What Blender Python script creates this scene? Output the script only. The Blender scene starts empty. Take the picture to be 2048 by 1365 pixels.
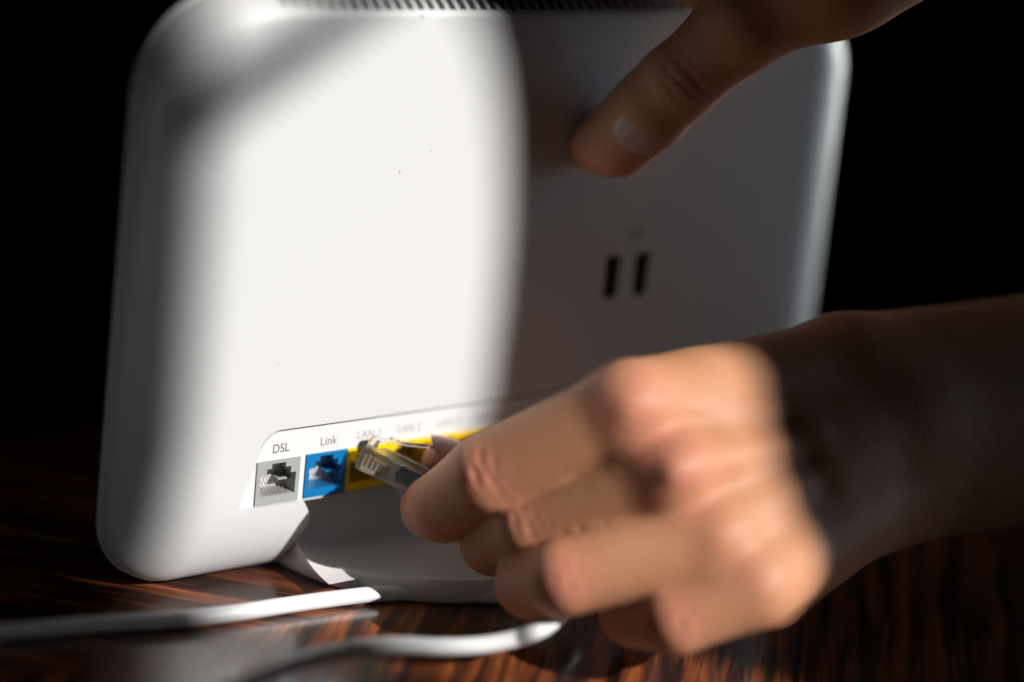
import bpy, bmesh, math, random
import numpy as np
from mathutils import Vector, Matrix, geometry
random.seed(7)
C = bpy.context.scene
COL = C.collection
# ---------------------------------------------------------------- frame of reference
# Everything is authored in millimetres in the router's own frame: x along its back, y into it, z up.
# The origin is the centre of the DSL socket; the table top lies at z = TAB.
TAB = -32.0
f = 4000.0
cx, cy = 1024.0, 682.5
Xa = np.array([5509, -662, 4000.]); Xa /= np.linalg.norm(Xa)
Da = np.array([-1424, 12300, 4000.]); Da -= Da.dot(Xa) * Xa; Da /= np.linalg.norm(Da)
Ya = np.cross(Xa, Da)
R = np.stack([Xa, Ya, -Da])
P0 = 576 * np.array([(557 - cx) / f, (965 - cy) / f, 1])
CAM = -(R @ P0)
def at(px, py, d):
    return R @ (np.array([(px - cx) / f, (py - cy) / f, 1.]) * d - P0)
def on(px, py, ax, v):
    d = R @ np.array([(px - cx) / f, (py - cy) / f, 1.])
    return CAM + (v - CAM[ax]) / d[ax] * d
def W3(p):
    return Vector((p[0] * .001, p[1] * .001, (p[2] - TAB) * .001))
# ---------------------------------------------------------------- camera
cam = bpy.data.cameras.new('camera'); co = bpy.data.objects.new('camera', cam); COL.objects.link(co)
m = Matrix.Identity(4)
for i in range(3):
    m[i][0] = R[i, 0]; m[i][1] = -R[i, 1]; m[i][2] = -R[i, 2]
m.translation = W3(CAM)
co.matrix_world = m
cam.sensor_width = 36; cam.lens = f / 2048 * 36
cam.clip_start = .02; cam.clip_end = 50
cam.dof.use_dof = True; cam.dof.focus_distance = .577; cam.dof.aperture_fstop = 1.8
cam.dof.aperture_blades = 0
C.camera = co
# ---------------------------------------------------------------- light
w = bpy.data.worlds.new('World'); C.world = w; w.use_nodes = True
w.node_tree.nodes['Background'].inputs[0].default_value = (.6, .7, 1, 1)
w.node_tree.nodes['Background'].inputs[1].default_value = .0
LD = Vector((.40, -1, .73)).normalized()
sun = bpy.data.lights.new('sun', 'SUN'); so = bpy.data.objects.new('sun', sun); COL.objects.link(so)
sun.energy = 6.0; sun.angle = math.radians(.62); sun.color = (1, .985, .965)
so.rotation_euler = LD.to_track_quat('Z', 'Y').to_euler()
so.location = LD * 3
def area(name, p, target, size, e, col, sy=None, spread=180):
    l = bpy.data.lights.new(name, 'AREA'); o = bpy.data.objects.new(name, l); COL.objects.link(o)
    l.energy = e; l.size = size; l.color = col; l.spread = math.radians(spread)
    if sy: l.shape = 'RECTANGLE'; l.size_y = sy
    o.location = W3(p)
    o.rotation_euler = (W3(p) - W3(target)).to_track_quat('Z', 'Y').to_euler()
    return o
area('room_fill', (820, -170, 110), (100, 0, 80), .6, .25, (.66, .84, 1), spread=60)
area('left_fill', (-230, -110, 70), (-44, 8, 50), .10, .0065, (.9, .95, 1), spread=80)
area('side_fill', (900, 95, 75), (220, 15, 75), .10, .075, (.97, 1, .93), .2, spread=25)
C.view_settings.view_transform = 'Standard'; C.view_settings.look = 'None'
C.view_settings.exposure = 0; C.view_settings.gamma = 1
C.render.engine = 'CYCLES'
C.cycles.max_bounces = 16; C.cycles.transmission_bounces = 16; C.cycles.transparent_max_bounces = 12
C.cycles.caustics_refractive = False
C.cycles.use_denoising = True
# ---------------------------------------------------------------- materials
def mat(name, col, rough=.5, spec=.5, **k):
    m = bpy.data.materials.new(name); m.use_nodes = True
    b = m.node_tree.nodes['Principled BSDF']
    b.inputs['Base Color'].default_value = (*col, 1)
    b.inputs['Roughness'].default_value = rough
    b.inputs['Specular IOR Level'].default_value = spec
    for a, v in k.items():
        b.inputs[a.replace('_', ' ')].default_value = v
    return m
def N(m, t, **k):
    n = m.node_tree.nodes.new(t)
    for a, v in k.items():
        if a.startswith('i_'):
            a = a[2:]
            n.inputs[int(a) if a.isdigit() else a.replace('_', ' ')].default_value = v
        else: setattr(n, a, v)
    return n
def link(m, a, b): m.node_tree.links.new(a, b)
def bsdf(m): return m.node_tree.nodes['Principled BSDF']
def plastic(name, col, rough, speck=True):
    m = mat(name, col, rough)
    tc = N(m, 'ShaderNodeTexCoord')
    n = N(m, 'ShaderNodeTexNoise', i_Scale=900., i_Detail=3.)
    link(m, tc.outputs['Object'], n.inputs['Vector'])
    bp = N(m, 'ShaderNodeBump', i_Strength=.08, i_Distance=.0002)
    link(m, n.outputs['Fac'], bp.inputs['Height']); link(m, bp.outputs[0], bsdf(m).inputs['Normal'])
    if speck:                                   # sparse dust specks and faint grime
        v = N(m, 'ShaderNodeTexVoronoi', i_Scale=170.); link(m, tc.outputs['Object'], v.inputs['Vector'])
        lt = N(m, 'ShaderNodeMath', operation='LESS_THAN', i_1=.045); link(m, v.outputs['Distance'], lt.inputs[0])
        wn = N(m, 'ShaderNodeTexWhiteNoise'); link(m, v.outputs['Position'], wn.inputs['Vector'])
        g = N(m, 'ShaderNodeMath', operation='GREATER_THAN', i_1=.8); link(m, wn.outputs['Value'], g.inputs[0])
        mu = N(m, 'ShaderNodeMath', operation='MULTIPLY'); link(m, lt.outputs[0], mu.inputs[0]); link(m, g.outputs[0], mu.inputs[1])
        mx = N(m, 'ShaderNodeMix', data_type='RGBA'); mx.inputs[6].default_value = (*col, 1); mx.inputs[7].default_value = (.22, .19, .17, 1)
        link(m, mu.outputs[0], mx.inputs[0]); link(m, mx.outputs[2], bsdf(m).inputs['Base Color'])
        n2 = N(m, 'ShaderNodeTexNoise', i_Scale=35., i_Detail=4.); link(m, tc.outputs['Object'], n2.inputs['Vector'])
        mr = N(m, 'ShaderNodeMapRange'); mr.inputs[3].default_value = rough - .06; mr.inputs[4].default_value = rough + .1
        link(m, n2.outputs['Fac'], mr.inputs[0]); link(m, mr.outputs[0], bsdf(m).inputs['Roughness'])
    return m
M = {}
M['shell'] = plastic('shell_white_plastic', (.60, .598, .595), .42)
M['panel'] = plastic('panel_white_plastic', (.67, .67, .67), .3, False)
M['foot'] = plastic('foot_grey_white_plastic', (.64, .60, .585), .3)
M['grey'] = mat('socket_grey_plastic', (.33, .335, .33), .45)
M['blue'] = mat('socket_blue_plastic', (.0005, .15, .38), .35)
M['yellow'] = mat('socket_yellow_plastic', (.88, .58, .004), .35)
M['gold'] = mat('gold_contact', (.42, .32, .20), .35, Metallic=1.)
M['steel'] = mat('steel', (.5, .5, .5), .3, Metallic=1.)
M['black'] = mat('black_plastic', (.012, .012, .013), .5)
M['slot'] = mat('vent_shade', (.01, .009, .008), .7)
M['ink'] = mat('grey_ink', (.13, .135, .14), .6)
M['inklan'] = mat('faint_grey_ink', (.30, .305, .31), .6)
M['inkdsl'] = mat('dark_ink', (.05, .035, .045), .6)
M['cord'] = mat('white_cord_pvc', (.72, .72, .72), .38)
M['clear'] = mat('clear_polycarbonate', (1, 1, 1), .03, IOR=1.4, Transmission_Weight=.95)
m_ = M['clear']; nt_ = m_.node_tree; out_ = [n for n in nt_.nodes if n.type == 'OUTPUT_MATERIAL'][0]
tr_ = N(m_, 'ShaderNodeBsdfTransparent'); ms_ = N(m_, 'ShaderNodeMixShader', i_0=.46)
M['clear2'] = mat('clear_polycarbonate_latch', (1, 1, 1), .03, IOR=1.45, Transmission_Weight=.88)
link(m_, tr_.outputs[0], ms_.inputs[1]); link(m_, bsdf(m_).outputs[0], ms_.inputs[2]); link(m_, ms_.outputs[0], out_.inputs['Surface'])
M['plate'] = mat('bright_gold_plating', (.9, .72, .45), .25, Metallic=1.)
M['wire'] = mat('white_wire', (.75, .74, .72), .4)
M['jacket'] = mat('grey_jacket', (.25, .24, .25), .4)
M['wall'] = mat('sun_mask_dark', (.006, .0055, .005), .95, .1)
M['nail'] = mat('fingernail', (.55, .32, .28), .32, Coat_Weight=.15)
# skin
def skin(name, deep=1.):
    m = mat(name, (.5, .3, .2), .5, .24, Subsurface_Weight=.2, Subsurface_Scale=.002, Subsurface_Radius=(1., .35, .18))
    b = bsdf(m)
    tc = N(m, 'ShaderNodeTexCoord')
    at_ = N(m, 'ShaderNodeAttribute', attribute_name='red')
    n = N(m, 'ShaderNodeTexNoise', i_Scale=70., i_Detail=5.); link(m, tc.outputs['Object'], n.inputs['Vector'])
    cr = N(m, 'ShaderNodeMix', data_type='RGBA')
    cr.inputs[6].default_value = (.48 * deep, .205 * deep, .098 * deep, 1); cr.inputs[7].default_value = (.58 * deep, .29 * deep, .165 * deep, 1)
    link(m, n.outputs['Fac'], cr.inputs[0])
    c2 = N(m, 'ShaderNodeMix', data_type='RGBA'); c2.inputs[7].default_value = (.60 * deep, .215 * deep, .155 * deep, 1)
    link(m, at_.outputs['Fac'], c2.inputs[0]); link(m, cr.outputs[2], c2.inputs[6])
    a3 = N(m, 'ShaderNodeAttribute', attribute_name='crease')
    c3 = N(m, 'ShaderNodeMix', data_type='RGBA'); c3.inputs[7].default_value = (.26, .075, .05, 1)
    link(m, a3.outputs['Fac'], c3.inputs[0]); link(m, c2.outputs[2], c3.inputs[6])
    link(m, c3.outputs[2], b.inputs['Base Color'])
    v = N(m, 'ShaderNodeTexVoronoi', i_Scale=900., feature='DISTANCE_TO_EDGE'); link(m, tc.outputs['Object'], v.inputs['Vector'])
    n3 = N(m, 'ShaderNodeTexNoise', i_Scale=420., i_Detail=4.); link(m, tc.outputs['Object'], n3.inputs['Vector'])
    ad = N(m, 'ShaderNodeMath', operation='ADD'); link(m, v.outputs['Distance'], ad.inputs[0]); link(m, n3.outputs['Fac'], ad.inputs[1])
    bp = N(m, 'ShaderNodeBump', i_Strength=.35, i_Distance=.0003)
    link(m, ad.outputs[0], bp.inputs['Height']); link(m, bp.outputs[0], b.inputs['Normal'])
    return m
M['skin'] = skin('skin')
# wood: streaked dark rosewood veneer under lacquer
def wood(name, ang, off):
    m = mat(name, (.1, .04, .02), .3, Coat_Weight=.75, Coat_Roughness=.10)
    b = bsdf(m)
    tc = N(m, 'ShaderNodeTexCoord')
    mp = N(m, 'ShaderNodeMapping'); mp.inputs['Rotation'].default_value = (0, 0, -math.radians(ang)); mp.inputs['Location'].default_value = (off, off, 0)
    link(m, tc.outputs['Object'], mp.inputs['Vector'])
    m2 = N(m, 'ShaderNodeMapping'); m2.inputs['Scale'].default_value = (9, 210, 9); link(m, mp.outputs[0], m2.inputs['Vector'])
    wv = N(m, 'ShaderNodeTexNoise', i_Scale=14.); link(m, mp.outputs[0], wv.inputs['Vector'])
    mxv = N(m, 'ShaderNodeVectorMath', operation='MULTIPLY_ADD')
    link(m, wv.outputs['Color'], mxv.inputs[0]); mxv.inputs[1].default_value = (.3, 2.2, .3); link(m, m2.outputs[0], mxv.inputs[2])
    n1 = N(m, 'ShaderNodeTexNoise', i_Scale=1., i_Detail=5., i_Roughness=.62); link(m, mxv.outputs[0], n1.inputs['Vector'])
    r = N(m, 'ShaderNodeValToRGB'); e = r.color_ramp.elements
    e[0].position = .36; e[0].color = (.010, .005, .004, 1)
    e[1].position = .68; e[1].color = (.46, .128, .034, 1)
    q = e.new(.46); q.color = (.055, .016, .008, 1)
    q = e.new(.54); q.color = (.21, .058, .019, 1)
    link(m, n1.outputs['Fac'], r.inputs[0])
    m3 = N(m, 'ShaderNodeMapping'); m3.inputs['Scale'].default_value = (60, 1500, 60); link(m, mp.outputs[0], m3.inputs['Vector'])
    n2 = N(m, 'ShaderNodeTexNoise', i_Scale=1., i_Detail=2.); link(m, m3.outputs[0], n2.inputs['Vector'])
    mr = N(m, 'ShaderNodeMapRange'); mr.inputs[1].default_value = .35; mr.inputs[2].default_value = .6; mr.inputs[3].default_value = .45
    link(m, n2.outputs['Fac'], mr.inputs[0])
    mx = N(m, 'ShaderNodeMix', data_type='RGBA', blend_type='MULTIPLY'); mx.inputs[0].default_value = 1.
    link(m, r.outputs[0], mx.inputs[6]); link(m, mr.outputs[0], mx.inputs[7])
    # lint and dust on the lacquer
    v = N(m, 'ShaderNodeTexVoronoi', i_Scale=240.); link(m, tc.outputs['Object'], v.inputs['Vector'])
    lt = N(m, 'ShaderNodeMath', operation='LESS_THAN', i_1=.06); link(m, v.outputs['Distance'], lt.inputs[0])
    wn = N(m, 'ShaderNodeTexWhiteNoise'); link(m, v.outputs['Position'], wn.inputs['Vector'])
    g = N(m, 'ShaderNodeMath', operation='GREATER_THAN', i_1=.72); link(m, wn.outputs['Value'], g.inputs[0])
    mu = N(m, 'ShaderNodeMath', operation='MULTIPLY'); link(m, lt.outputs[0], mu.inputs[0]); link(m, g.outputs[0], mu.inputs[1])
    mu2 = N(m, 'ShaderNodeMath', operation='MULTIPLY', i_1=.5); link(m, mu.outputs[0], mu2.inputs[0])
    mx2 = N(m, 'ShaderNodeMix', data_type='RGBA'); mx2.inputs[7].default_value = (.5, .42, .36, 1)
    link(m, mu2.outputs[0], mx2.inputs[0]); link(m, mx.outputs[2], mx2.inputs[6])
    link(m, mx2.outputs[2], b.inputs['Base Color'])
    bp = N(m, 'ShaderNodeBump', i_Strength=.25, i_Distance=.0004)
    link(m, n1.outputs['Fac'], bp.inputs['Height']); link(m, bp.outputs[0], b.inputs['Normal'])
    return m
M['woodA'] = wood('dark_wood_veneer', -44, .3)
M['woodB'] = wood('dark_wood_veneer_mirrored', 43, .9)
# ---------------------------------------------------------------- mesh helpers
def finish(name, me, material, parent=None, ang=35, smooth=True):
    bm = bmesh.new(); bm.from_mesh(me)
    bmesh.ops.remove_doubles(bm, verts=bm.verts, dist=1e-7)
    bmesh.ops.recalc_face_normals(bm, faces=bm.faces)
    if smooth:
        for fc in bm.faces: fc.smooth = True
        for e in bm.edges:
            e.smooth = not (len(e.link_faces) == 2 and e.calc_face_angle(0) > math.radians(ang))
    bm.to_mesh(me); bm.free()
    me.materials.clear(); me.materials.append(material)
    o = bpy.data.objects.new(name, me); COL.objects.link(o)
    if parent is not None:
        o.parent = parent; o.matrix_parent_inverse = parent.matrix_world.inverted()
    return o
class MB:
    def __init__(s): s.v = []; s.f = []
    def add(s, vs, fs):
        b = len(s.v); s.v += [tuple(p) for p in vs]; s.f += [tuple(i + b for i in q) for q in fs]; return s
    def box(s, x0, x1, y0, y1, z0, z1):
        v = [(x, y, z) for x in (x0, x1) for y in (y0, y1) for z in (z0, z1)]
        return s.add(v, [(0, 1, 3, 2), (4, 6, 7, 5), (0, 4, 5, 1), (2, 3, 7, 6), (0, 2, 6, 4), (1, 5, 7, 3)])
    def prism(s, outer, holes, y0, y1, fn=None):
        """polygon in (x, z) extruded along y, with optional holes"""
        loops = [[Vector((p[0], p[1], 0)) for p in l] for l in [outer] + list(holes)]
        flat = [p for l in loops for p in l]
        tri = geometry.tessellate_polygon(loops)
        n = len(flat); vs = [(p.x, y0, p.y) for p in flat] + [(p.x, y1, p.y) for p in flat]
        if fn: vs = [fn(*p) for p in vs]
        fs = [tuple(t) for t in tri] + [tuple(i + n for i in t) for t in tri]
        k = 0
        for l in loops:
            for i in range(len(l)):
                a = k + i; b = k + (i + 1) % len(l); fs.append((a, b, b + n, a + n))
            k += len(l)
        return s.add(vs, fs)
    def loft(s, rings, cap=(True, True), closed=True):
        n = len(rings[0]); vs = [p for r in rings for p in r]; fs = []
        for i in range(len(rings) - 1):
            for j in range(n if closed else n - 1):
                a = i * n + j; b = i * n + (j + 1) % n; fs.append((a, b, b + n, a + n))
        if cap[0]: fs.append(tuple(range(n - 1, -1, -1)))
        if cap[1]: fs.append(tuple(range((len(rings) - 1) * n, len(rings) * n)))
        return s.add(vs, fs)
    def tube(s, pts, r, n=16, cap=True):
        pts = [Vector(p) for p in pts]; rings = []; up = Vector((0, 0, 1)); prev = None
        for i, p in enumerate(pts):
            t = (pts[min(i + 1, len(pts) - 1)] - pts[max(i - 1, 0)]).normalized()
            a = prev if prev is not None else (up.cross(t) if abs(up.dot(t)) < .95 else Vector((1, 0, 0)))
            a = (a - t * a.dot(t)).normalized(); prev = a; b = t.cross(a)
            rr = r[i] if hasattr(r, '__len__') else r
            rings.append([tuple(p + (a * math.cos(q) + b * math.sin(q)) * rr) for q in [2 * math.pi * j / n for j in range(n)]])
        return s.loft(rings, (cap, cap))
    def mesh(s, name='m'):
        me = bpy.data.meshes.new(name); me.from_pydata([tuple(W3(p)) for p in s.v], [], s.f); me.update(); return me
    def build(s, name, material, parent=None, **k): return finish(name, s.mesh(name), material, parent, **k)
def spline(pts, n=12):
    pts = [Vector(p) for p in pts]; P = [pts[0] * 2 - pts[1]] + pts + [pts[-1] * 2 - pts[-2]]; out = []
    for i in range(1, len(P) - 2):
        for k in range(n):
            t = k / n; a, b, c, d = P[i - 1:i + 3]
            out.append(.5 * ((2 * b) + (c - a) * t + (2 * a - 5 * b + 4 * c - d) * t * t + (3 * b - a - 3 * c + d) * t ** 3))
    return out + [pts[-1]]
def empty(name, p):
    o = bpy.data.objects.new(name, None); COL.objects.link(o); o.location = W3(p); o.empty_display_size = .01
    bpy.context.view_layer.update()
    return o
def tag(o, label=None, cat=None, kind=None, group=None):
    if label: o['label'] = label
    if cat: o['category'] = cat
    if kind: o['kind'] = kind
    if group: o['group'] = group
    return o
def boolean(me, cutters, solver='EXACT'):
    o = bpy.data.objects.new('tmp', me); COL.objects.link(o); tmp = []
    for c in cutters:
        cm = c.mesh(); b = bmesh.new(); b.from_mesh(cm); bmesh.ops.recalc_face_normals(b, faces=b.faces); b.to_mesh(cm); b.free()
        q = bpy.data.objects.new('cut', cm); COL.objects.link(q); tmp.append(q)
        md = o.modifiers.new('b', 'BOOLEAN'); md.operation = 'DIFFERENCE'; md.object = q; md.solver = solver
        md.use_self = True
    dg = bpy.context.evaluated_depsgraph_get(); dg.update()
    r = bpy.data.meshes.new_from_object(o.evaluated_get(dg))
    for q in tmp + [o]: bpy.data.objects.remove(q)
    return r
def arc(x, z, r, a0, a1, n=10):
    return [(x + r * math.cos(math.radians(a0 + (a1 - a0) * i / n)), z + r * math.sin(math.radians(a0 + (a1 - a0) * i / n))) for i in range(n + 1)]
# ---------------------------------------------------------------- added unseen wall, its opening cut to shape the sun patch
YW = -1400.
def onwall(x, z): return (x - YW * .40, z - YW * .73)
opening = [(-27, 175), (-28, 20), (-34, -26), (-33, -43), (-25, -55), (-17, -65), (-15, -76), (-13, -110), (-9, -180),
           (58, -190), (59, -113), (53, -76), (51, -52), (56, -30), (66, -8), (72.5, 16), (73.5, 48), (72.5, 75), (69, 102), (64, 120), (56, 137), (42, 155), (27, 175)]
hole = [onwall(*p) for p in opening]
b = MB().prism([(-1800, -700), (2600, -700), (2600, 2800), (-1800, 2800)], [hole], YW - 6, YW)
ww = b.build('sun_mask_wall', M['wall'], smooth=False); tag(ww, 'unseen dark wall added to shape the sun patch through its opening', kind='structure')
b = MB().prism([onwall(*p) for p in ((-60, 96), (-60, 111), (60, 182), (60, 175))], [], YW - 30, YW - 20)
b.build('shadow_bar', M['wall'], ww, smooth=False)  # unseen bar added to cast the diagonal shadow band on the shell
# ---------------------------------------------------------------- table
tb = empty('table', (80, 0, TAB - 15))
tag(tb, 'dark brown glossy wooden table top with streaked chevron grain under the router', 'table')
YJ = -25.
MB().box(-420, 420, YJ + .06, 130, TAB - 25, TAB).build('veneer_panel', M['woodA'], tb, smooth=False)
MB().box(-420, 420, -420, YJ - .06, TAB - 25, TAB).build('veneer_panel', M['woodB'], tb, smooth=False)
MB().box(-410, 410, -410, 120, TAB - 45, TAB - 25.2).build('table_core', M['woodB'], tb, smooth=False)
# ---------------------------------------------------------------- router
rt = empty('router', (88, 20, TAB))
tag(rt, 'white plastic router standing upright with its row of sockets towards the camera', 'router')
XL, XR, ZB, ZT = -48.5, 220.0, -31.5, 140.5
def outline(ins, rb, rtop, n=14, top=None):
    """rounded trapezium, narrower to the top, inset by ins; list of (x, z)"""
    pts = []; ti = ins if top is None else top
    for (x, z, r, a) in ((XR - ins, ZB + ins, rb, -90), (XR - ins - 2, ZT - ti, rtop, 0), (XL + ins + 1, ZT - ti, rtop, 90), (XL + ins, ZB + ins, rb, 180)):
        sx = 1 if a in (-90, 0) else -1; sz = -1 if a in (-90, 180) else 1
        pts += arc(x - sx * r, z - sz * r, r, a, a + 90, n)
    # densify straight runs so rings stay even
    out = []
    for i, p in enumerate(pts):
        q = pts[(i + 1) % len(pts)]; d = math.dist(p, q); k = max(1, 1)
        out.append(p)
        if d > 12:
            K = 20
            out += [(p[0] + (q[0] - p[0]) * j / K, p[1] + (q[1] - p[1]) * j / K) for j in range(1, K)]
    # gentle taper of the sides towards the top
    return [(x + (1 if x < 90 else -1) * .022 * max(0, z - ZB) * min(1, abs(x - 90) / 120), z) for x, z in out]
def shell_pt(ring0, ring1, s, y):
    return [(a[0] + (b_[0] - a[0]) * s, y, a[1] + (b_[1] - a[1]) * s) for a, b_ in zip(ring0, ring1)]
WIN, BD = 27., 14.
o0 = outline(0, 21, 30); o1 = outline(WIN, 11, 14, top=6.5)
rings = [shell_pt(o0, o1, .002, BD + 2.2)]
NS = 18
for i in range(NS + 1):
    a = i / NS * math.pi / 2; s = 1 - math.cos(a) ** 1.0
    # ellipse: s runs 0..1 inwards, y from BD to 0
    rings.append(shell_pt(o0, o1, 1 - math.cos(a), BD * (1 - math.sin(a))))
shell = MB().loft(rings).mesh()
cut = []
# pocket for the socket panel
panel_out = [(192, -7.2), (192, 16.2)] + arc(0, 9.4, 6.8, 90, 160, 8)[0:9] + [(-8.6, 4.5), (-11.2, -2.), (-12.6, -7.2)]
cut.append(MB().prism([(x, z) for x, z in panel_out], [], -3, 7))
# opening over the foot
foot_cut = [(9.1, -7.25), (10.6, -9.8), (12.4, -13.6), (11.2, -17.0), (8.2, -24), (2, -45), (175, -45), (168, -20), (166.5, -7.25)]
cut.append(MB().prism(foot_cut, [], -3, 12.5))
for x in (115.3, 127.3):
    cut.append(MB().box(x - 3.0, x + 3.0, -3, 9.5, 45.3, 59.7))
# ventilation slots round the top edge
vc = MB(); k = 0
x = -8.
while x < 190:
    zb = 136.4 + max(0, (18 - x)) ** 2 * .0016 + max(0, x - 160) ** 2 * .0016
    vc.box(x - 1.05, x + 1.05, -3, 12, zb, 149.0)
    x += 3.55
cut.append(vc)
cut.append(MB().box(-7, 190, 2.4, 12.5, 118, 136.5))
shell = boolean(shell, cut)
so_ = finish('back_shell', shell, M['shell'], rt, ang=28)
# dark block added to stand in for the shade inside the slots
MB().box(-6.8, 189.8, 4, 12.3, 118.2, 132.5).build('vent_shade_block', M['slot'], rt, smooth=False)
# front shell wraps round behind the parting line
r0 = outline(.35, 21, 30); r1 = outline(-.5, 22, 31); r2 = outline(-.6, 22, 31); r3 = outline(13, 14, 22); r4 = outline(30, 6, 14)
fr = [[(p[0], y, max(p[1], TAB + .4)) for p in r] for r, y in ((r0, BD + 1.1), (r1, BD + 1.4), (r2, BD + 2.4), (outline(.6, 21, 30), BD + 5), (outline(5, 18, 27), BD + 10), (r3, BD + 17), (r4, BD + 22))]
MB().loft(fr).build('front_shell', M['shell'], rt, ang=40)
# socket panel (slightly sunk in the shell)
def rect(x0, x1, z0, z1): return [(x0, z0), (x1, z0), (x1, z1), (x0, z1)]
pan = [(191.8, -7.1), (191.8, 15.3)] + arc(0.2, 8.9, 6.4, 90, 160, 8) + [(-8.4, 4.4), (-11.0, -2.), (-12.4, -7.1)]
LANX = [23.0, 37.2, 51.4, 65.6]
holes = [rect(-7.25, 7.25, -6.75, 6.75), rect(8.9, 79.9, -6.75, 6.95)]
MB().prism(pan, holes, .85, 6).build('socket_panel', M['panel'], rt, smooth=False)
def socket(x0, x1, z0, z1, m, label, n=8):
    w_, h_ = x1 - x0, z1 - z0
    X = lambda u: x0 + u * w_
    Z = lambda v: z0 + v * h_
    prof = [(.09, .19), (.91, .19), (.91, .68), (.79, .68), (.79, .83), (.66, .83), (.66, .94), (.34, .94), (.34, .83), (.23, .83), (.23, .68), (.09, .68)]
    inner = [(X(u), Z(v)) for u, v in prof]
    o = MB().prism(rect(x0, x1, z0, z1), [inner], .35, 12).build('port_socket', m, rt, smooth=False)
    o['label'] = label
    MB().box(x0 + .3, x1 - .3, 12.01, 13, z0 + .3, z1 - .3).build('socket_shade_back', M['black'], o, smooth=False)  # black plate stands in for the shade deep in the socket
    # ledge along the right wall
    MB().box(X(.62), X(.909), 3.2, 11.9, Z(.44), Z(.475)).build('guide_rail', m, o, smooth=False)
    # contact wires slanting up into the back
    for i in range(n):
        xx = X(.24 + .52 * i / (n - 1))
        MB().tube([(xx, 1.0, Z(.21)), (xx, 2.4, Z(.225)), (xx, 9.0, Z(.56)), (xx, 11.9, Z(.66))], .10, 6).build('contact_wire', M['gold'], o)
    return o
socket(-7.1, 7.1, -6.65, 6.65, M['grey'], 'grey DSL socket')
socket(9.1, 22.9, -6.65, 6.85, M['blue'], 'blue Link socket')
for i, x in enumerate(LANX):
    socket(x + .1, x + 14.1, -6.65, 6.85, M['yellow'], 'yellow LAN %d socket' % (i + 1))
def text(s, x, z, size, m, y=.3, name='printed_label'):
    cu = bpy.data.curves.new('t', 'FONT'); cu.body = s; cu.align_x = 'CENTER'; cu.align_y = 'CENTER'; cu.size = size * .001; cu.extrude = .00002
    cu.offset = -.00002
    o = bpy.data.objects.new('t', cu); COL.objects.link(o)
    dg = bpy.context.evaluated_depsgraph_get(); dg.update()
    me = bpy.data.meshes.new_from_object(o.evaluated_get(dg)); bpy.data.objects.remove(o)
    me.transform(Matrix.Translation(W3((x, y, z))) @ Matrix.Rotation(math.pi / 2, 4, 'X') @ Matrix.Diagonal((.86, 1, 1, 1)))
    t = finish(name, me, m, rt, smooth=False); return t
text('DSL', .45, 10.1, 3.9, M['inkdsl'], .82)
text('Link', 16.3, 10.3, 3.9, M['ink'], .82)
for i, x in enumerate(LANX): text('LAN %d' % (i + 1), x + 7.3, 10.6, 3.7, M['inklan'], .82)
text('USB', 122.5, 66.2, 4.6, M['ink'], -.03)
# usb sockets
for x in (115.3, 127.3):
    u = MB().prism(rect(x - 2.9, x + 2.9, 45.4, 59.6), [rect(x - 2.55, x + 2.55, 45.75, 59.25)], .5, 9).build('usb_port', M['steel'], rt, smooth=False)
    MB().box(x + .2, x + 1.9, 1.5, 9, 47, 58).build('usb_tongue', M['black'], u, smooth=False)
    MB().box(x - 2.5, x + 2.5, 8.0, 8.9, 45.8, 59.2).build('usb_backing', M['black'], u, smooth=False)
# small scuffs and print marks on the back
for px_s, py_s, dx_, dz_ in ((845, 31, 1.6, .1), (846, 35, 1.3, .1), (890, 43, 1.1, .1), (798, 344, .35, -.9), (800, 347, .3, .8), (862, 303, .1, .7), (710, 632, .15, .15), (846, 272, .3, .1)):
    p_s = on(px_s, py_s, 1, 0)
    MB().tube([(p_s[0] - dx_ / 2, -.01, p_s[2] - dz_ / 2), (p_s[0] + dx_ / 2, -.01, p_s[2] + dz_ / 2)], .09, 6).build('scuff_mark', M['inklan'], rt)
# foot: rounded tray with a raised rim, running up in a cove to the sockets
def foot():
    mb = MB(); FX, FY, A, B_ = 88., 24., 80.5, 66.
    n = 120; rings = []
    def ring(k, z, fn=None):
        out = []
        for j in range(n):
            t = 2 * math.pi * j / n; c, s = math.cos(t), math.sin(t); e = 2 / 2.35
            x = FX + (A + k) * math.copysign(abs(c) ** e, c); y = FY + (B_ + k) * math.copysign(abs(s) ** e, s)
            y = min(y, 12.3 + 0.0) if y > 12.3 else y
            out.append((x, y, z))
        return out
    zt = TAB + 6.6
    for k, z in ((-3, TAB + .25), (-.8, TAB + .3), (0, TAB + 1.0), (.1, TAB + 3.0), (-.3, zt - 1.6), (-1.3, zt - .55), (-2.4, zt), (-3.4, zt + .05), (-4.0, zt - .25), (-4.8, zt - .75), (-7, zt - 1.0), (-20, zt - 1.1), (-40, zt - 1.1), (-60, zt - 1.1)):
        rings.append(ring(k, z))
    mb.loft(rings); return mb
foot().build('foot', M['foot'], rt, ang=50)
cv = []
for xx, sc in [(9.4, 1), (12, 1), (15, 1)] + [(15 + i * 10, 1) for i in range(1, 16)]:
    prof = []
    for i in range(25):
        t = i / 24 * math.pi / 2
        yy = 11.9 - 30 * (1 - math.cos(math.pi / 2 - t + 0) ) if False else None
        y = -17 + 28.9 * math.sin(t); z = TAB + 5.4 + 19.2 * (1 - math.cos(t))
        prof.append((xx, y, z))
    cv.append(prof + [(xx, 12.2, TAB + 24.9), (xx, 12.2, TAB + 5.4)])
MB().loft(cv).build('foot_cove', M['foot'], rt, ang=40)
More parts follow.
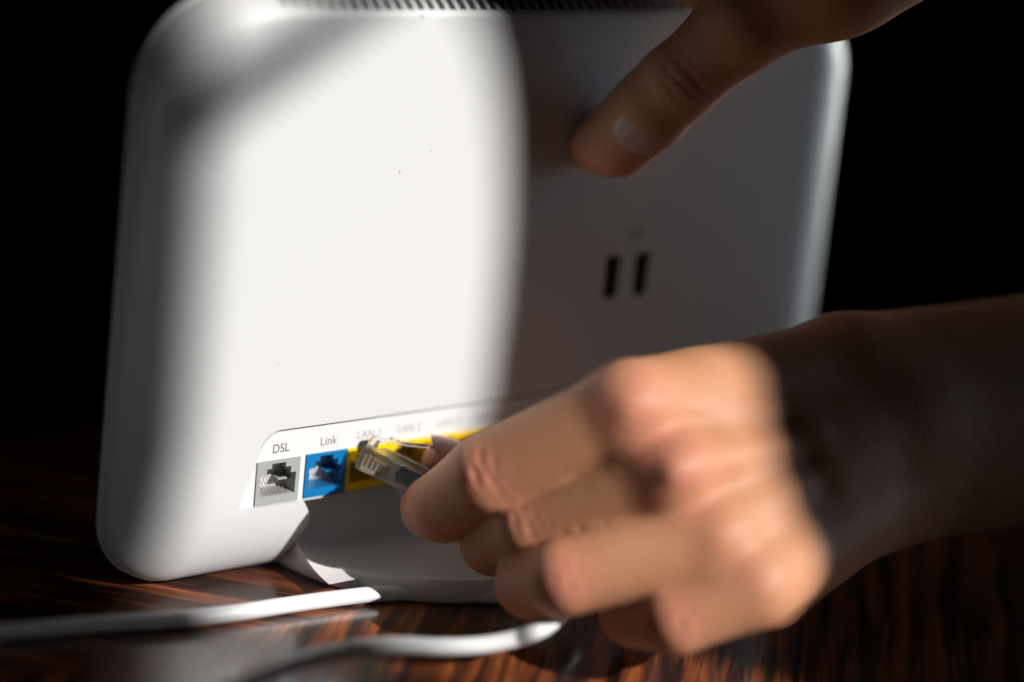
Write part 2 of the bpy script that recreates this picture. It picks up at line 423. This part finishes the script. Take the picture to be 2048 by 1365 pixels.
# ---------------------------------------------------------------- cords
def cord(name, pts, r, parent=None):
    sp = spline(pts, 14)
    return MB().tube([tuple(p) for p in sp], r, 20).build(name, M['cord'], parent)
RC = 2.4
def tp(px, py, h=0.): return tuple(on(px, py, 2, TAB + RC + h))
ca = cord('white_cord', [tp(-250, 1275), tp(-60, 1268), tp(60, 1259), tp(200, 1248), tp(340, 1240), tp(460, 1228), tp(580, 1210), tp(700, 1194), tp(790, 1186), tp(880, 1185), tp(1000, 1192), tp(1150, 1196), tp(1320, 1185), tp(1420, 1160)], RC)
tag(ca, 'white cord lying across the table in front of the router foot', 'cord')
# ---------------------------------------------------------------- plug held in the hand
nc = empty('network_cable', (30, -30, 2))
tag(nc, 'white network cable with a clear plastic plug pinched between finger and thumb', 'cable')
pt = Vector((-.58, 1, .22)).normalized()
up0 = Vector((0, 0, 1)); up0 = (up0 - pt * up0.dot(pt)).normalized(); sx0 = pt.cross(up0)
roll = math.radians(24)
pu = up0 * math.cos(roll) + sx0 * math.sin(roll)
px_ = pt.cross(pu)                       # right hand side of the plug
PT = Vector(at(706, 935, 583))           # lower left front corner
def pl(x, y, z):                          # x 0..11.7 to the right, y <=0 backwards, z 0..8 up
    return tuple(PT + px_ * x + pt * y + pu * z * 1.2)
def plbox(mb, x0, x1, y0, y1, z0, z1):
    v = [pl(x, y, z) for x in (x0, x1) for y in (y0, y1) for z in (z0, z1)]
    return mb.add(v, [(0, 1, 3, 2), (4, 6, 7, 5), (0, 4, 5, 1), (2, 3, 7, 6), (0, 2, 6, 4), (1, 5, 7, 3)])
def bev(o, w_):
    md = o.modifiers.new('bevel', 'BEVEL'); md.width = w_ * .001; md.segments = 2; md.limit_method = 'ANGLE'; md.angle_limit = .5; return o
def plprism(mb, prof, x0, x1):            # prof: (y, z)
    n = len(prof); v = [pl(x0, *p) for p in prof] + [pl(x1, *p) for p in prof]
    return mb.add(v, [tuple(range(n)), tuple(range(2 * n - 1, n - 1, -1))] + [(i, (i + 1) % n, (i + 1) % n + n, i + n) for i in range(n)])
g = MB()
# body: two side cheeks, a deck and a floor, so that the inside is hollow like the real thing
body = [(0, .9), (-.9, 0), (-14.6, 0), (-14.6, -.9), (-17.2, -1.1), (-17.2, 0), (-21.5, 0), (-21.5, 7.6), (-6, 7.6), (-5.2, 6.6), (-.5, 6.6), (0, 6.0)]
plprism(g, body, 0, 1.1); plprism(g, body, 10.6, 11.7)
plprism(g, [(0, .9), (-.9, 0), (-7.4, 0), (-7.4, 2.6), (-9.4, 2.6), (-9.4, 5.8), (0, 5.8)], 1.102, 10.598)
plprism(g, [(-.5, 6.6), (-.5, 5.802), (-21.5, 5.802), (-21.5, 7.6), (-6, 7.6), (-5.2, 6.6)], 1.102, 10.598)
plprism(g, [(-9.402, 0), (-14.6, 0), (-14.6, .9), (-9.402, .9)], 1.102, 10.598)
plprism(g, [(-17.2, 0), (-21.5, 0), (-21.5, .9), (-17.2, .9)], 1.102, 10.598)
pb = bev(g.build('plug_body', M['clear'], nc, smooth=False), .24)
g = MB()
lat = [(-.2, 5.9), (.5, 6.8), (.5, 8.2), (-.6, 9.3), (-5, 9.9), (-5.4, 10.5), (-7.2, 10.5), (-7.4, 10.1), (-17.2, 12.9), (-17.6, 12.0), (-7.2, 9.1), (-2.0, 8.3), (-1.5, 7.6), (-1.6, 6.5)]
plprism(g, lat, 4.0, 7.7); bev(g.build('latch', M['clear2'], nc, smooth=False), .18)
for i in range(8):
    g = MB(); x = 1.75 + i * 1.1
    plbox(g, x, x + .34, -6.6, -1.5, -.12, 2.5) if False else plprism(g, [(-1.3, .35), (-1.9, -.05), (-5.9, -.05), (-6.4, .5), (-6.4, 4.4), (-5.9, 4.4), (-5.8, 1.3), (-5.0, 1.3), (-4.9, 4.4), (-4.4, 4.4), (-4.3, 1.3), (-3.4, 1.3), (-3.3, 4.4), (-2.8, 4.4), (-2.7, 1.3), (-1.9, 1.3), (-1.8, 4.2), (-1.3, 4.2)], x, x + .42)
    g.build('contact', M['plate'], nc, smooth=False)
WC = [(.75, .36, .1), (.8, .78, .75), (.1, .35, .14), (.78, .77, .74), (.12, .2, .5), (.75, .74, .72), (.8, .5, .15), (.3, .17, .1)]
for i, c in enumerate(WC):
    x = 1.9 + i * 1.1
    p0 = pl(x, -4.2, 3.6); p1 = pl(x, -8, 3.7); p2 = pl(5.85 + (x - 5.85) * .85, -11.5, 3.8); p3 = pl(5.85 + (x - 5.85) * .45, -15.5, 3.8)
    MB().tube([tuple(q) for q in spline([p0, p1, p2, p3], 5)], .42, 8).build('wire', bpy.data.materials.get('wire%d' % i) or mat('wire%d' % i, c, .4), nc)
g = MB(); plprism(g, [(-10.2, 1.0), (-9.8, 5.2), (-13.1, 5.3), (-12.0, 3.2), (-13.1, 1.1)], 1.6, 10.1); g.build('wire_comb', M['wire'], nc, smooth=False)
g = MB(); plprism(g, [(-14.8, 1.4), (-14.0, 5.2), (-21.3, 5.3), (-21.3, 1.3)], 2.2, 9.5); g.build('strain_relief', M['black'], nc, smooth=False)
cpts = [pl(5.85, -15, 3.3), pl(5.85, -24, 3.0), pl(7, -34, 1.5), tuple(at(1090, 1130, 576)), tuple(at(1150, 1160, 582)), tuple(at(1160, 1190, 578)), tuple(at(1132, 1222, 566)), tp(1085, 1257, 12), tp(1030, 1278, 8), tp(960, 1291, 6), tp(880, 1294, 5.5), tp(790, 1291, 5.5), tp(700, 1299, 5.5), tp(600, 1324, 5.5), tp(480, 1368, 5.5), tp(340, 1440, 5.5)]
cord('cable_cord', cpts, RC, nc)
# ---------------------------------------------------------------- signed-distance modelling of hands
class SDF:
    def __init__(s, lo, hi, h):
        s.lo = np.array(lo, float); s.h = h
        s.n = np.ceil((np.array(hi) - s.lo) / h).astype(int) + 1
        s.d = np.full(s.n, 1e3, np.float32)
        s.ax = [s.lo[i] + h * np.arange(s.n[i]) for i in range(3)]
    def sub(s, lo, hi):
        a = np.maximum(0, np.floor((np.array(lo) - s.lo) / s.h).astype(int)); b = np.minimum(s.n, np.ceil((np.array(hi) - s.lo) / s.h).astype(int) + 1)
        if np.any(b <= a): return None
        sl = tuple(slice(a[i], b[i]) for i in range(3))
        G = np.meshgrid(*[s.ax[i][sl[i]] for i in range(3)], indexing='ij', copy=False)
        return sl, np.stack(G, -1).astype(np.float32)
    def field(s, prim, mrg=9.):
        a, b, ra, rb = prim[:4]; a = np.array(a, float); b = np.array(b, float); R_ = max(ra, rb) + mrg
        q = s.sub(np.minimum(a, b) - R_, np.maximum(a, b) + R_)
        if q is None: return None
        sl, P = q; sq = prim[4] if len(prim) > 4 else None
        ab = b - a; L = max(ab @ ab, 1e-6)
        pa = P - a; t = np.clip((pa @ ab) / L, 0, 1)
        v = pa - t[..., None] * ab
        if sq is not None:                     # squash along a direction: (unit vector, factor)
            u, k = sq; vu = v @ u; v = v + (vu * (1 / k - 1))[..., None] * u
        d = np.sqrt((v * v).sum(-1)) - (ra + (rb - ra) * t)
        if sq is not None: d = d * min(1, (1 + sq[1]) / 2)
        return sl, d.astype(np.float32)
    def add(s, prim, k=3.):
        r = s.field(prim)
        if r is None: return
        sl, d = r; c = s.d[sl]
        hh = np.clip(k - np.abs(c - d), 0, None) / k
        s.d[sl] = np.minimum(c, d) - hh * hh * hh * k / 6
    def union(s, o, k):
        hh = np.clip(k - np.abs(s.d - o.d), 0, None) / k
        s.d = np.minimum(s.d, o.d) - hh * hh * hh * k / 6
    def bump(s, p, r, amp):                    # amp>0 swells, <0 dents
        q = s.sub(np.array(p) - 3 * r, np.array(p) + 3 * r)
        if q is None: return
        sl, P = q; v = P - np.array(p); s.d[sl] -= amp * np.exp(-(v * v).sum(-1) / (r * r))
    def wrinkle(s, p, ax, r, lam, amp, ph=0.):
        q = s.sub(np.array(p) - 3 * r, np.array(p) + 3 * r); sl, P = q; v = P - np.array(p)
        ax = np.array(ax) / np.linalg.norm(ax); t = v @ ax
        wob = .5 * np.sin(P[..., 2] * .9 + P[..., 0] * .5)
        s.d[sl] += amp * np.exp(-(v * v).sum(-1) / (r * r)) * (np.sin(2 * np.pi * (t + wob) / lam + ph)).astype(np.float32)
        if not hasattr(s, 'cr'): s.cr = []
        s.cr.append((np.array(p), ax, r, lam, ph))
    def groove(s, a, b, r, amp):
        a = np.array(a, float); b = np.array(b, float); q = s.sub(np.minimum(a, b) - 3 * r, np.maximum(a, b) + 3 * r)
        if q is None: return
        sl, P = q; ab = b - a; t = np.clip(((P - a) @ ab) / (ab @ ab), 0, 1); v = P - a - t[..., None] * ab
        s.d[sl] -= amp * np.exp(-(v * v).sum(-1) / (r * r))
    def mesh(s):
        d = s.d; ins = d < 0; n = s.n
        a = ins[:-1, :-1, :-1]; cnt = np.zeros(a.shape, np.int8)
        off = [(i, j, k) for i in (0, 1) for j in (0, 1) for k in (0, 1)]
        S = lambda arr, o: arr[o[0]:n[0] - 1 + o[0], o[1]:n[1] - 1 + o[1], o[2]:n[2] - 1 + o[2]]
        for o in off: cnt += S(ins, o)
        act = (cnt > 0) & (cnt < 8); idx = np.full(a.shape, -1, np.int64); I = np.argwhere(act); idx[act] = np.arange(len(I))
        acc = np.zeros((len(I), 3)); c = np.zeros(len(I))
        for o in off:
            for ax in range(3):
                if o[ax]: continue
                o2 = list(o); o2[ax] = 1
                A = d[tuple((I + o).T)].astype(float); B = d[tuple((I + o2).T)].astype(float); cr = (A < 0) != (B < 0)
                t = np.where(cr, A / np.where(cr, A - B, 1), 0)
                p = np.tile(np.array(o, float), (len(I), 1)); p[:, ax] += t
                acc[cr] += p[cr]; c[cr] += 1
        V = s.lo + (I + acc / c[:, None]) * s.h
        F = []
        for ax in range(3):
            u, v = [(1, 2), (2, 0), (0, 1)][ax]
            sl0 = [slice(1, n[i] - 1) for i in range(3)]; sl0[ax] = slice(0, n[ax] - 1); sl1 = list(sl0); sl1[ax] = slice(1, n[ax])
            A = ins[tuple(sl0)]; B = ins[tuple(sl1)]; E_ = np.argwhere(A != B)
            st = np.array([1, 1, 1]); st[ax] = 0; E_ = E_ + st
            fl = ins[tuple(E_.T)]
            du = np.zeros(3, int); du[u] = 1; dv = np.zeros(3, int); dv[v] = 1
            q = np.stack([idx[tuple((E_ - du - dv).T)], idx[tuple((E_ - dv).T)], idx[tuple(E_.T)], idx[tuple((E_ - du).T)]], 1)
            q[~fl] = q[~fl][:, ::-1]; F.append(q)
        return V, np.concatenate(F)
def sdf_object(s, name, material, parent, reds):
    V, F = s.mesh()
    ok = (F >= 0).all(1); F = F[ok]
    me = bpy.data.meshes.new(name)
    VW = np.empty_like(V); VW[:, :2] = V[:, :2] * .001; VW[:, 2] = (V[:, 2] - TAB) * .001
    me.from_pydata(VW.tolist(), [], F.tolist()); me.update()
    red = np.zeros(len(V))
    for p, r, a in reds: red += a * np.exp(-((V - np.array(p)) ** 2).sum(1) / (r * r))
    at_ = me.attributes.new('red', 'FLOAT', 'POINT'); at_.data.foreach_set('value', np.clip(red, 0, 1).astype(np.float32))
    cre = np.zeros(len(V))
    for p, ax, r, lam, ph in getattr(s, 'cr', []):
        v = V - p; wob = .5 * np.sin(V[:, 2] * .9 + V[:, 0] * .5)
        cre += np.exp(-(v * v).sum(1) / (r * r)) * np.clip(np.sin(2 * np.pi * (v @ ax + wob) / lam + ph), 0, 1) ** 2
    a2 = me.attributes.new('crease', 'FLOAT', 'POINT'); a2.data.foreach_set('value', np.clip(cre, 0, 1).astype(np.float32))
    me.polygons.foreach_set('use_smooth', [True] * len(me.polygons))
    me.materials.append(material)
    o = bpy.data.objects.new(name, me); COL.objects.link(o); o.parent = parent; o.matrix_parent_inverse = parent.matrix_world.inverted()
    md = o.modifiers.new('smooth', 'SMOOTH'); md.iterations = 6; md.factor = .5
    return o
def nail(center, axis, normal, wd, ln, rad, parent, thick=.5):
    """curved plate; axis points to the free edge, normal outwards"""
    ax = Vector(axis).normalized(); nn = Vector(normal); nn = (nn - ax * nn.dot(ax)).normalized(); sd = ax.cross(nn); c = Vector(center)
    mb = MB(); nu, nv = 13, 11; top = []; bot = []
    for j in range(nv):
        t = -1 + 2 * j / (nv - 1)
        wj = wd / 2 * (1 - max(0, -t) ** 3 * .35 - max(0, t) ** 3 * .22)
        rt_, rb_ = [], []
        for i in range(nu):
            u = -1 + 2 * i / (nu - 1); a = u * wj / rad
            lt = t * ln / 2 * (1 - .22 * u * u) - (.0 if t < 0 else 0)
            q = c + ax * lt + sd * (math.sin(a) * rad) + nn * ((math.cos(a) - 1) * rad - .35 * t * t)
            edge = .42 if (abs(u) == 1 or t == -1) else 0
            rt_.append(tuple(q - nn * edge)); rb_.append(tuple(q - nn * thick))
        top.append(rt_); bot.append(rb_)
    vs = [p for r in top for p in r] + [p for r in bot for p in r]; K = nu * nv; fs = []
    for j in range(nv - 1):
        for i in range(nu - 1):
            a = j * nu + i; fs.append((a, a + 1, a + nu + 1, a + nu)); fs.append((a + K, a + nu + K, a + nu + 1 + K, a + 1 + K))
    for i in range(nu - 1):
        fs.append((i, i + K, i + 1 + K, i + 1)); a = (nv - 1) * nu + i; fs.append((a, a + 1, a + 1 + K, a + K))
    for j in range(nv - 1):
        a = j * nu; fs.append((a, a + nu, a + nu + K, a + K)); a = j * nu + nu - 1; fs.append((a, a + K, a + nu + K, a + nu))
    return mb.add(vs, fs).build('fingernail', M['nail'], parent, ang=50)
person = empty('person', (160, -110, TAB))
tag(person, 'bare-armed person pushing a clear plug towards the sockets and pressing a thumb on the router', 'person')
J = dict(iM=(1262, 816, 544), iP=(978, 950, 559), iD=(888, 1013, 573), iT=(864, 1014, 583),
         mM=(1350, 942, 541), mP=(1062, 1048, 558), mD=(988, 1084, 576), mT=(1010, 1060, 590),
         rM=(1432, 1078, 540), rP=(1132, 1154, 541), rD=(1060, 1168, 559), rT=(1080, 1140, 575),
         pM=(1505, 1168, 538), pP=(1352, 1232, 539), pD=(1266, 1226, 556), pT=(1290, 1200, 574),
         w=(1770, 850, 599), wu=(1740, 955, 597), wr=(1690, 765, 595), arm=(2250, 742, 650), armu=(2250, 850, 650),
         tT=(893, 930, 594), tI=(1010, 965, 600), tM=(1230, 900, 591), tC=(1500, 800, 585))
K = {k: at(*v) for k, v in J.items()}
dors = np.array(CAM) - K['mM']; dors /= np.linalg.norm(dors)           # roughly out of the back of the hand
def finger(lo, hi, h, chain, radii, ks=3.):
    s = SDF(lo, hi, h)
    for a, b_, ra, rb in zip(chain[:-1], chain[1:], radii[:-1], radii[1:]): s.add((a, b_, ra, rb), ks)
    return s
def right_hand():
    lo, hi, h = (14, -150, TAB - 2), (330, 12, 92), .95
    S = SDF(lo, hi, h)
    # palm: a fan of metacarpals, squashed in the direction of the back of the hand
    flat = (dors, .62)
    ctr = lambda a, t, b_: K[a] * (1 - t) + K[b_] * t
    wr = K['w']
    S.add((K['iM'] - dors * 1, K['wr'], 12.8, 19), 6)
    S.add((K['mM'] - dors * 1.5, wr, 12.8, 22), 10)
    S.add((K['rM'] - dors * 1.5, wr, 12.3, 22), 10)
    S.add((K['pM'] - dors * 2, K['wu'], 11, 22), 8)
    S.add((ctr('iM', .25, 'w') - dors * 1, ctr('rM', .25, 'w') - dors * 1, 14, 14), 10)
    S.add((ctr('mM', .12, 'w') - dors * 1, ctr('pM', .12, 'w') - dors * 1, 12.5, 12.5), 10)
    S.add((K['wr'], K['arm'], 20, 27), 10)
    S.add((K['w'], K['arm'], 24, 29), 10)
    S.add((K['wu'], K['armu'], 21, 27), 10)
    # heel of the hand and little finger pad on the table
    S.add((K['pM'] - dors * 11 + [2, 4, 0], K['wu'] - dors * 6, 11.5, 16), 8)
    S.add((at(1540, 1186, 560), at(1610, 1095, 572), 10.5, 13), 8)
    # first web and thumb base
    S.add((K['tM'], K['tC'], 11.5, 15), 6)
    S.add((K['iM'] - dors * 12, K['tC'], 10, 14), 8)
    S.add((K['iM'] - dors * 10 + [4, 4, 2], K['tM'], 9, 11), 8)
    mixp = lambda a, b_, t: K[a] * (1 - t) + K[b_] * t
    for a1, a2, b1, b2 in (('iM', 'iP', 'mM', 'mP'), ('mM', 'mP', 'rM', 'rP')):
        S.add((mixp(a1, a2, .16) - dors * 3.5, mixp(b1, b2, .16) - dors * 3.5, 9, 9), 9)
    S.add((mixp('iM', 'iP', .3) - dors * 6, mixp('mM', 'mP', .3) - dors * 5, 7.5, 7.5), 6)
    for k_, r in (('iM', 11), ('mM', 11.5)):
        S.add((K[k_] + dors * 2.0, K[k_] + dors * 2.0 + (K['w'] - K[k_]) * .08, r * .9, r * .7), 5)
    # extensor tendons
    for k_, o_, t_ in (('iM', 10, .5), ('mM', 11.2, .62), ('rM', 8.5, .5)):
        S.add((K[k_] + dors * o_, K[k_] * (1 - t_) + wr * t_ + dors * (o_ + 9 * t_ + 1.6), 3.0, 2.8), 6)
    for a1, a2, am in (('iM', 'mM', 1.6), ('mM', 'rM', 1.7), ('rM', 'pM', 1.2)):
        mm_ = (K[a1] + K[a2]) / 2
        S.groove(mm_ + dors * 12, mm_ * .5 + wr * .5 + dors * 17, 5.5, -am)
    specs = [
        (['iM', 'iP', 'iD', 'iT'], [12.2, 11.9, 10.4, 9.4]),
        (['mM', 'mP', 'mD', 'mT'], [11.6, 10.9, 9.8, 8.4]),
        (['rM', 'rP', 'rD', 'rT'], [12.2, 10.7, 9.8, 8.6]),
        (['pM', 'pP', 'pD', 'pT'], [12.0, 10.6, 9.4, 8.0]),
        (['tC', 'tM', 'tI', 'tT'], [14, 11, 9.6, 7.6])]
    for names, rr in specs:
        Fg = SDF(lo, hi, h); ch = [K[q] for q in names]
        st = 1 if names[0] == 'tC' else 0
        for i in range(st, 3):
            a, b_ = ch[i], ch[i + 1]; ra, rb = rr[i], rr[i + 1]
            mid = (a + b_) / 2
            Fg.add((a, b_, ra, rb), 1.6)
        Fg.bump(ch[2] if st else ch[1], 7, .4)
        # blends with the palm near the root, stays crisp against its neighbours further out
        root = ch[0]; g_ = S.sub(lo, hi)
        sl, P = g_
        dist = np.sqrt(((P - root) ** 2).sum(-1))
        kk = np.clip(8.5 - (dist - 8) * .4, .9, 8.5).astype(np.float32)
        hh = np.clip(kk - np.abs(S.d - Fg.d), 0, None) / kk
        S.d = np.minimum(S.d, Fg.d) - hh ** 3 * kk / 6
    # skin folds over the bent joints
    for a, b_, c_, am in (('iM', 'iP', 'iD', 1.1), ('mM', 'mP', 'mD', .5), ('rM', 'rP', 'rD', .25), ('pM', 'pP', 'pD', .2)):
        p = K[b_]; ax = K[c_] - K[a]
        out = (p - K[a]) / np.linalg.norm(p - K[a]) + (p - K[c_]) / np.linalg.norm(p - K[c_]); out = out / np.linalg.norm(out) + dors * .6; out /= np.linalg.norm(out)
        S.wrinkle(p + out * 10 + (K[a] - p) / np.linalg.norm(K[a] - p) * 2.5, ax, 5.4, 3.2, am * .62)
        S.bump(p + out * 9.5, 5.5, .5)
        q = K[c_]; S.wrinkle(q + dors * 6 + out * 3, K[c_] - K[b_], 3.6, 2.6, am * .5)
    return S
S = right_hand()
flr = np.array(TAB + .15)
S.d = np.maximum(S.d, (TAB + .15 - S.ax[2])[None, None, :].astype(np.float32))
reds = [(K[k_] + dors * 9, 10, .75) for k_ in ('iM', 'mM')] + [(K[k_] + dors * 9, 9, .3) for k_ in ('rM', 'pM')] + [(K[k_] + dors * 9, 8, q_) for k_, q_ in (('iP', .75), ('mP', .3), ('rP', .75), ('pP', .65))] + [(K[k_], 10, .6) for k_ in ('iT', 'mT', 'rT', 'pT', 'tT')]
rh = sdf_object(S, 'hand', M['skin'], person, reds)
rh['label'] = 'sunlit hand holding the clear plug'
# nails: index (seen edge-on, low on the fingertip) and thumb (behind the index finger, facing up)
ia = K['iT'] - K['iD']; inorm = (K['iD'] + K['iT']) / 2 - (K['iP'] + K['tT']) / 2
ndir = at(794, 1072, 578) - at(864, 1014, 583); ndir /= np.linalg.norm(ndir)
nail(K['iD'] * .35 + K['iT'] * .65 + ndir * 9.75, ia, ndir, 13, 12, 9.0, rh)
ta = K['tT'] - K['tI']; tn = np.array([.05, -.25, 1.])
nail(K['tT'] + ta / np.linalg.norm(ta) * .5 + tn / np.linalg.norm(tn) * 7.9, ta, tn, 12.5, 13, 8.2, rh)
# ---- the other hand: thumb pressed on the back of the router, coming in from the top right
T = dict(tp=(1238, 292, 597), ip=(1362, 162, 586), mp=(1492, 44, 578), cm=(1665, -85, 575), wr=(1970, -270, 582))
Q = {k: at(*v) for k, v in T.items()}
def left_hand():
    lo, hi, h = (85, -110, 70), (330, 60, 260), 1.1
    S = SDF(lo, hi, h)
    S.add((Q['tp'], (Q['tp'] + Q['ip']) / 2, 9.7, 11.3), 3)
    S.add(((Q['tp'] + Q['ip']) / 2, Q['ip'], 11.3, 11.2), 3)
    pulp = Q['tp'] + np.array([-3.4, 6.0, -1.2]); S.add((pulp, Q['ip'] + np.array([-1, 5, 0]), 8.4, 8.5), 5)
    S.add((Q['ip'], Q['mp'], 11.4, 13.0), 4)
    S.add((Q['mp'], Q['cm'], 13.4, 21), 7)
    S.add((Q['cm'], Q['wr'], 23, 27), 10)
    # web towards the fingers that hook over the top of the router
    e1 = at(1420, -60, 600); S.add((Q['cm'], e1, 17, 12), 10)
    e2 = e1 + np.array([-28, 35, 10]); S.add((e1, e2, 12, 9.5), 6); S.add((e2, e2 + np.array([-8, 22, -12]), 9.5, 8), 4)
    e3 = Q['cm'] + np.array([-5, 30, 22]); S.add((Q['cm'], e3, 18, 12), 10); S.add((e3, e3 + np.array([-30, 36, -6]), 11, 9), 5)
    dv = np.array(CAM) - Q['ip']; dv /= np.linalg.norm(dv); ax = Q['tp'] - Q['mp']
    S.wrinkle(Q['ip'] + dv * 10.5, ax, 7, 3.6, .45)
    S.groove(Q['tp'] + dv * 9 + (Q['ip'] - Q['tp']) * .35 + [0, 0, 0], Q['tp'] + dv * 9 + (Q['ip'] - Q['tp']) * .36, 2.2, -.35)
    return S, dv
S, dv = left_hand()
S.d = np.maximum(S.d, np.where((S.ax[2] < 130)[None, None, :] & (S.ax[0] < 200)[:, None, None], (S.ax[1] + .05)[None, :, None], -1e3).astype(np.float32))
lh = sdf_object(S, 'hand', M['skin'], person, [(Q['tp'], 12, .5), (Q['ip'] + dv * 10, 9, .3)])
lh['label'] = 'shaded hand with its thumb pressed on the back of the router'
tax = Q['tp'] - Q['ip']
nc_ = at(1256, 252, 590); nn_ = np.array(dv) + np.array([.10, 0, -.05])
dd = Q['tp'] * .68 + Q['ip'] * .32; nn_u = nn_ / np.linalg.norm(nn_)
nail(dd + nn_u * 11.9, tax, nn_, 16.5, 16, 10.9, lh)
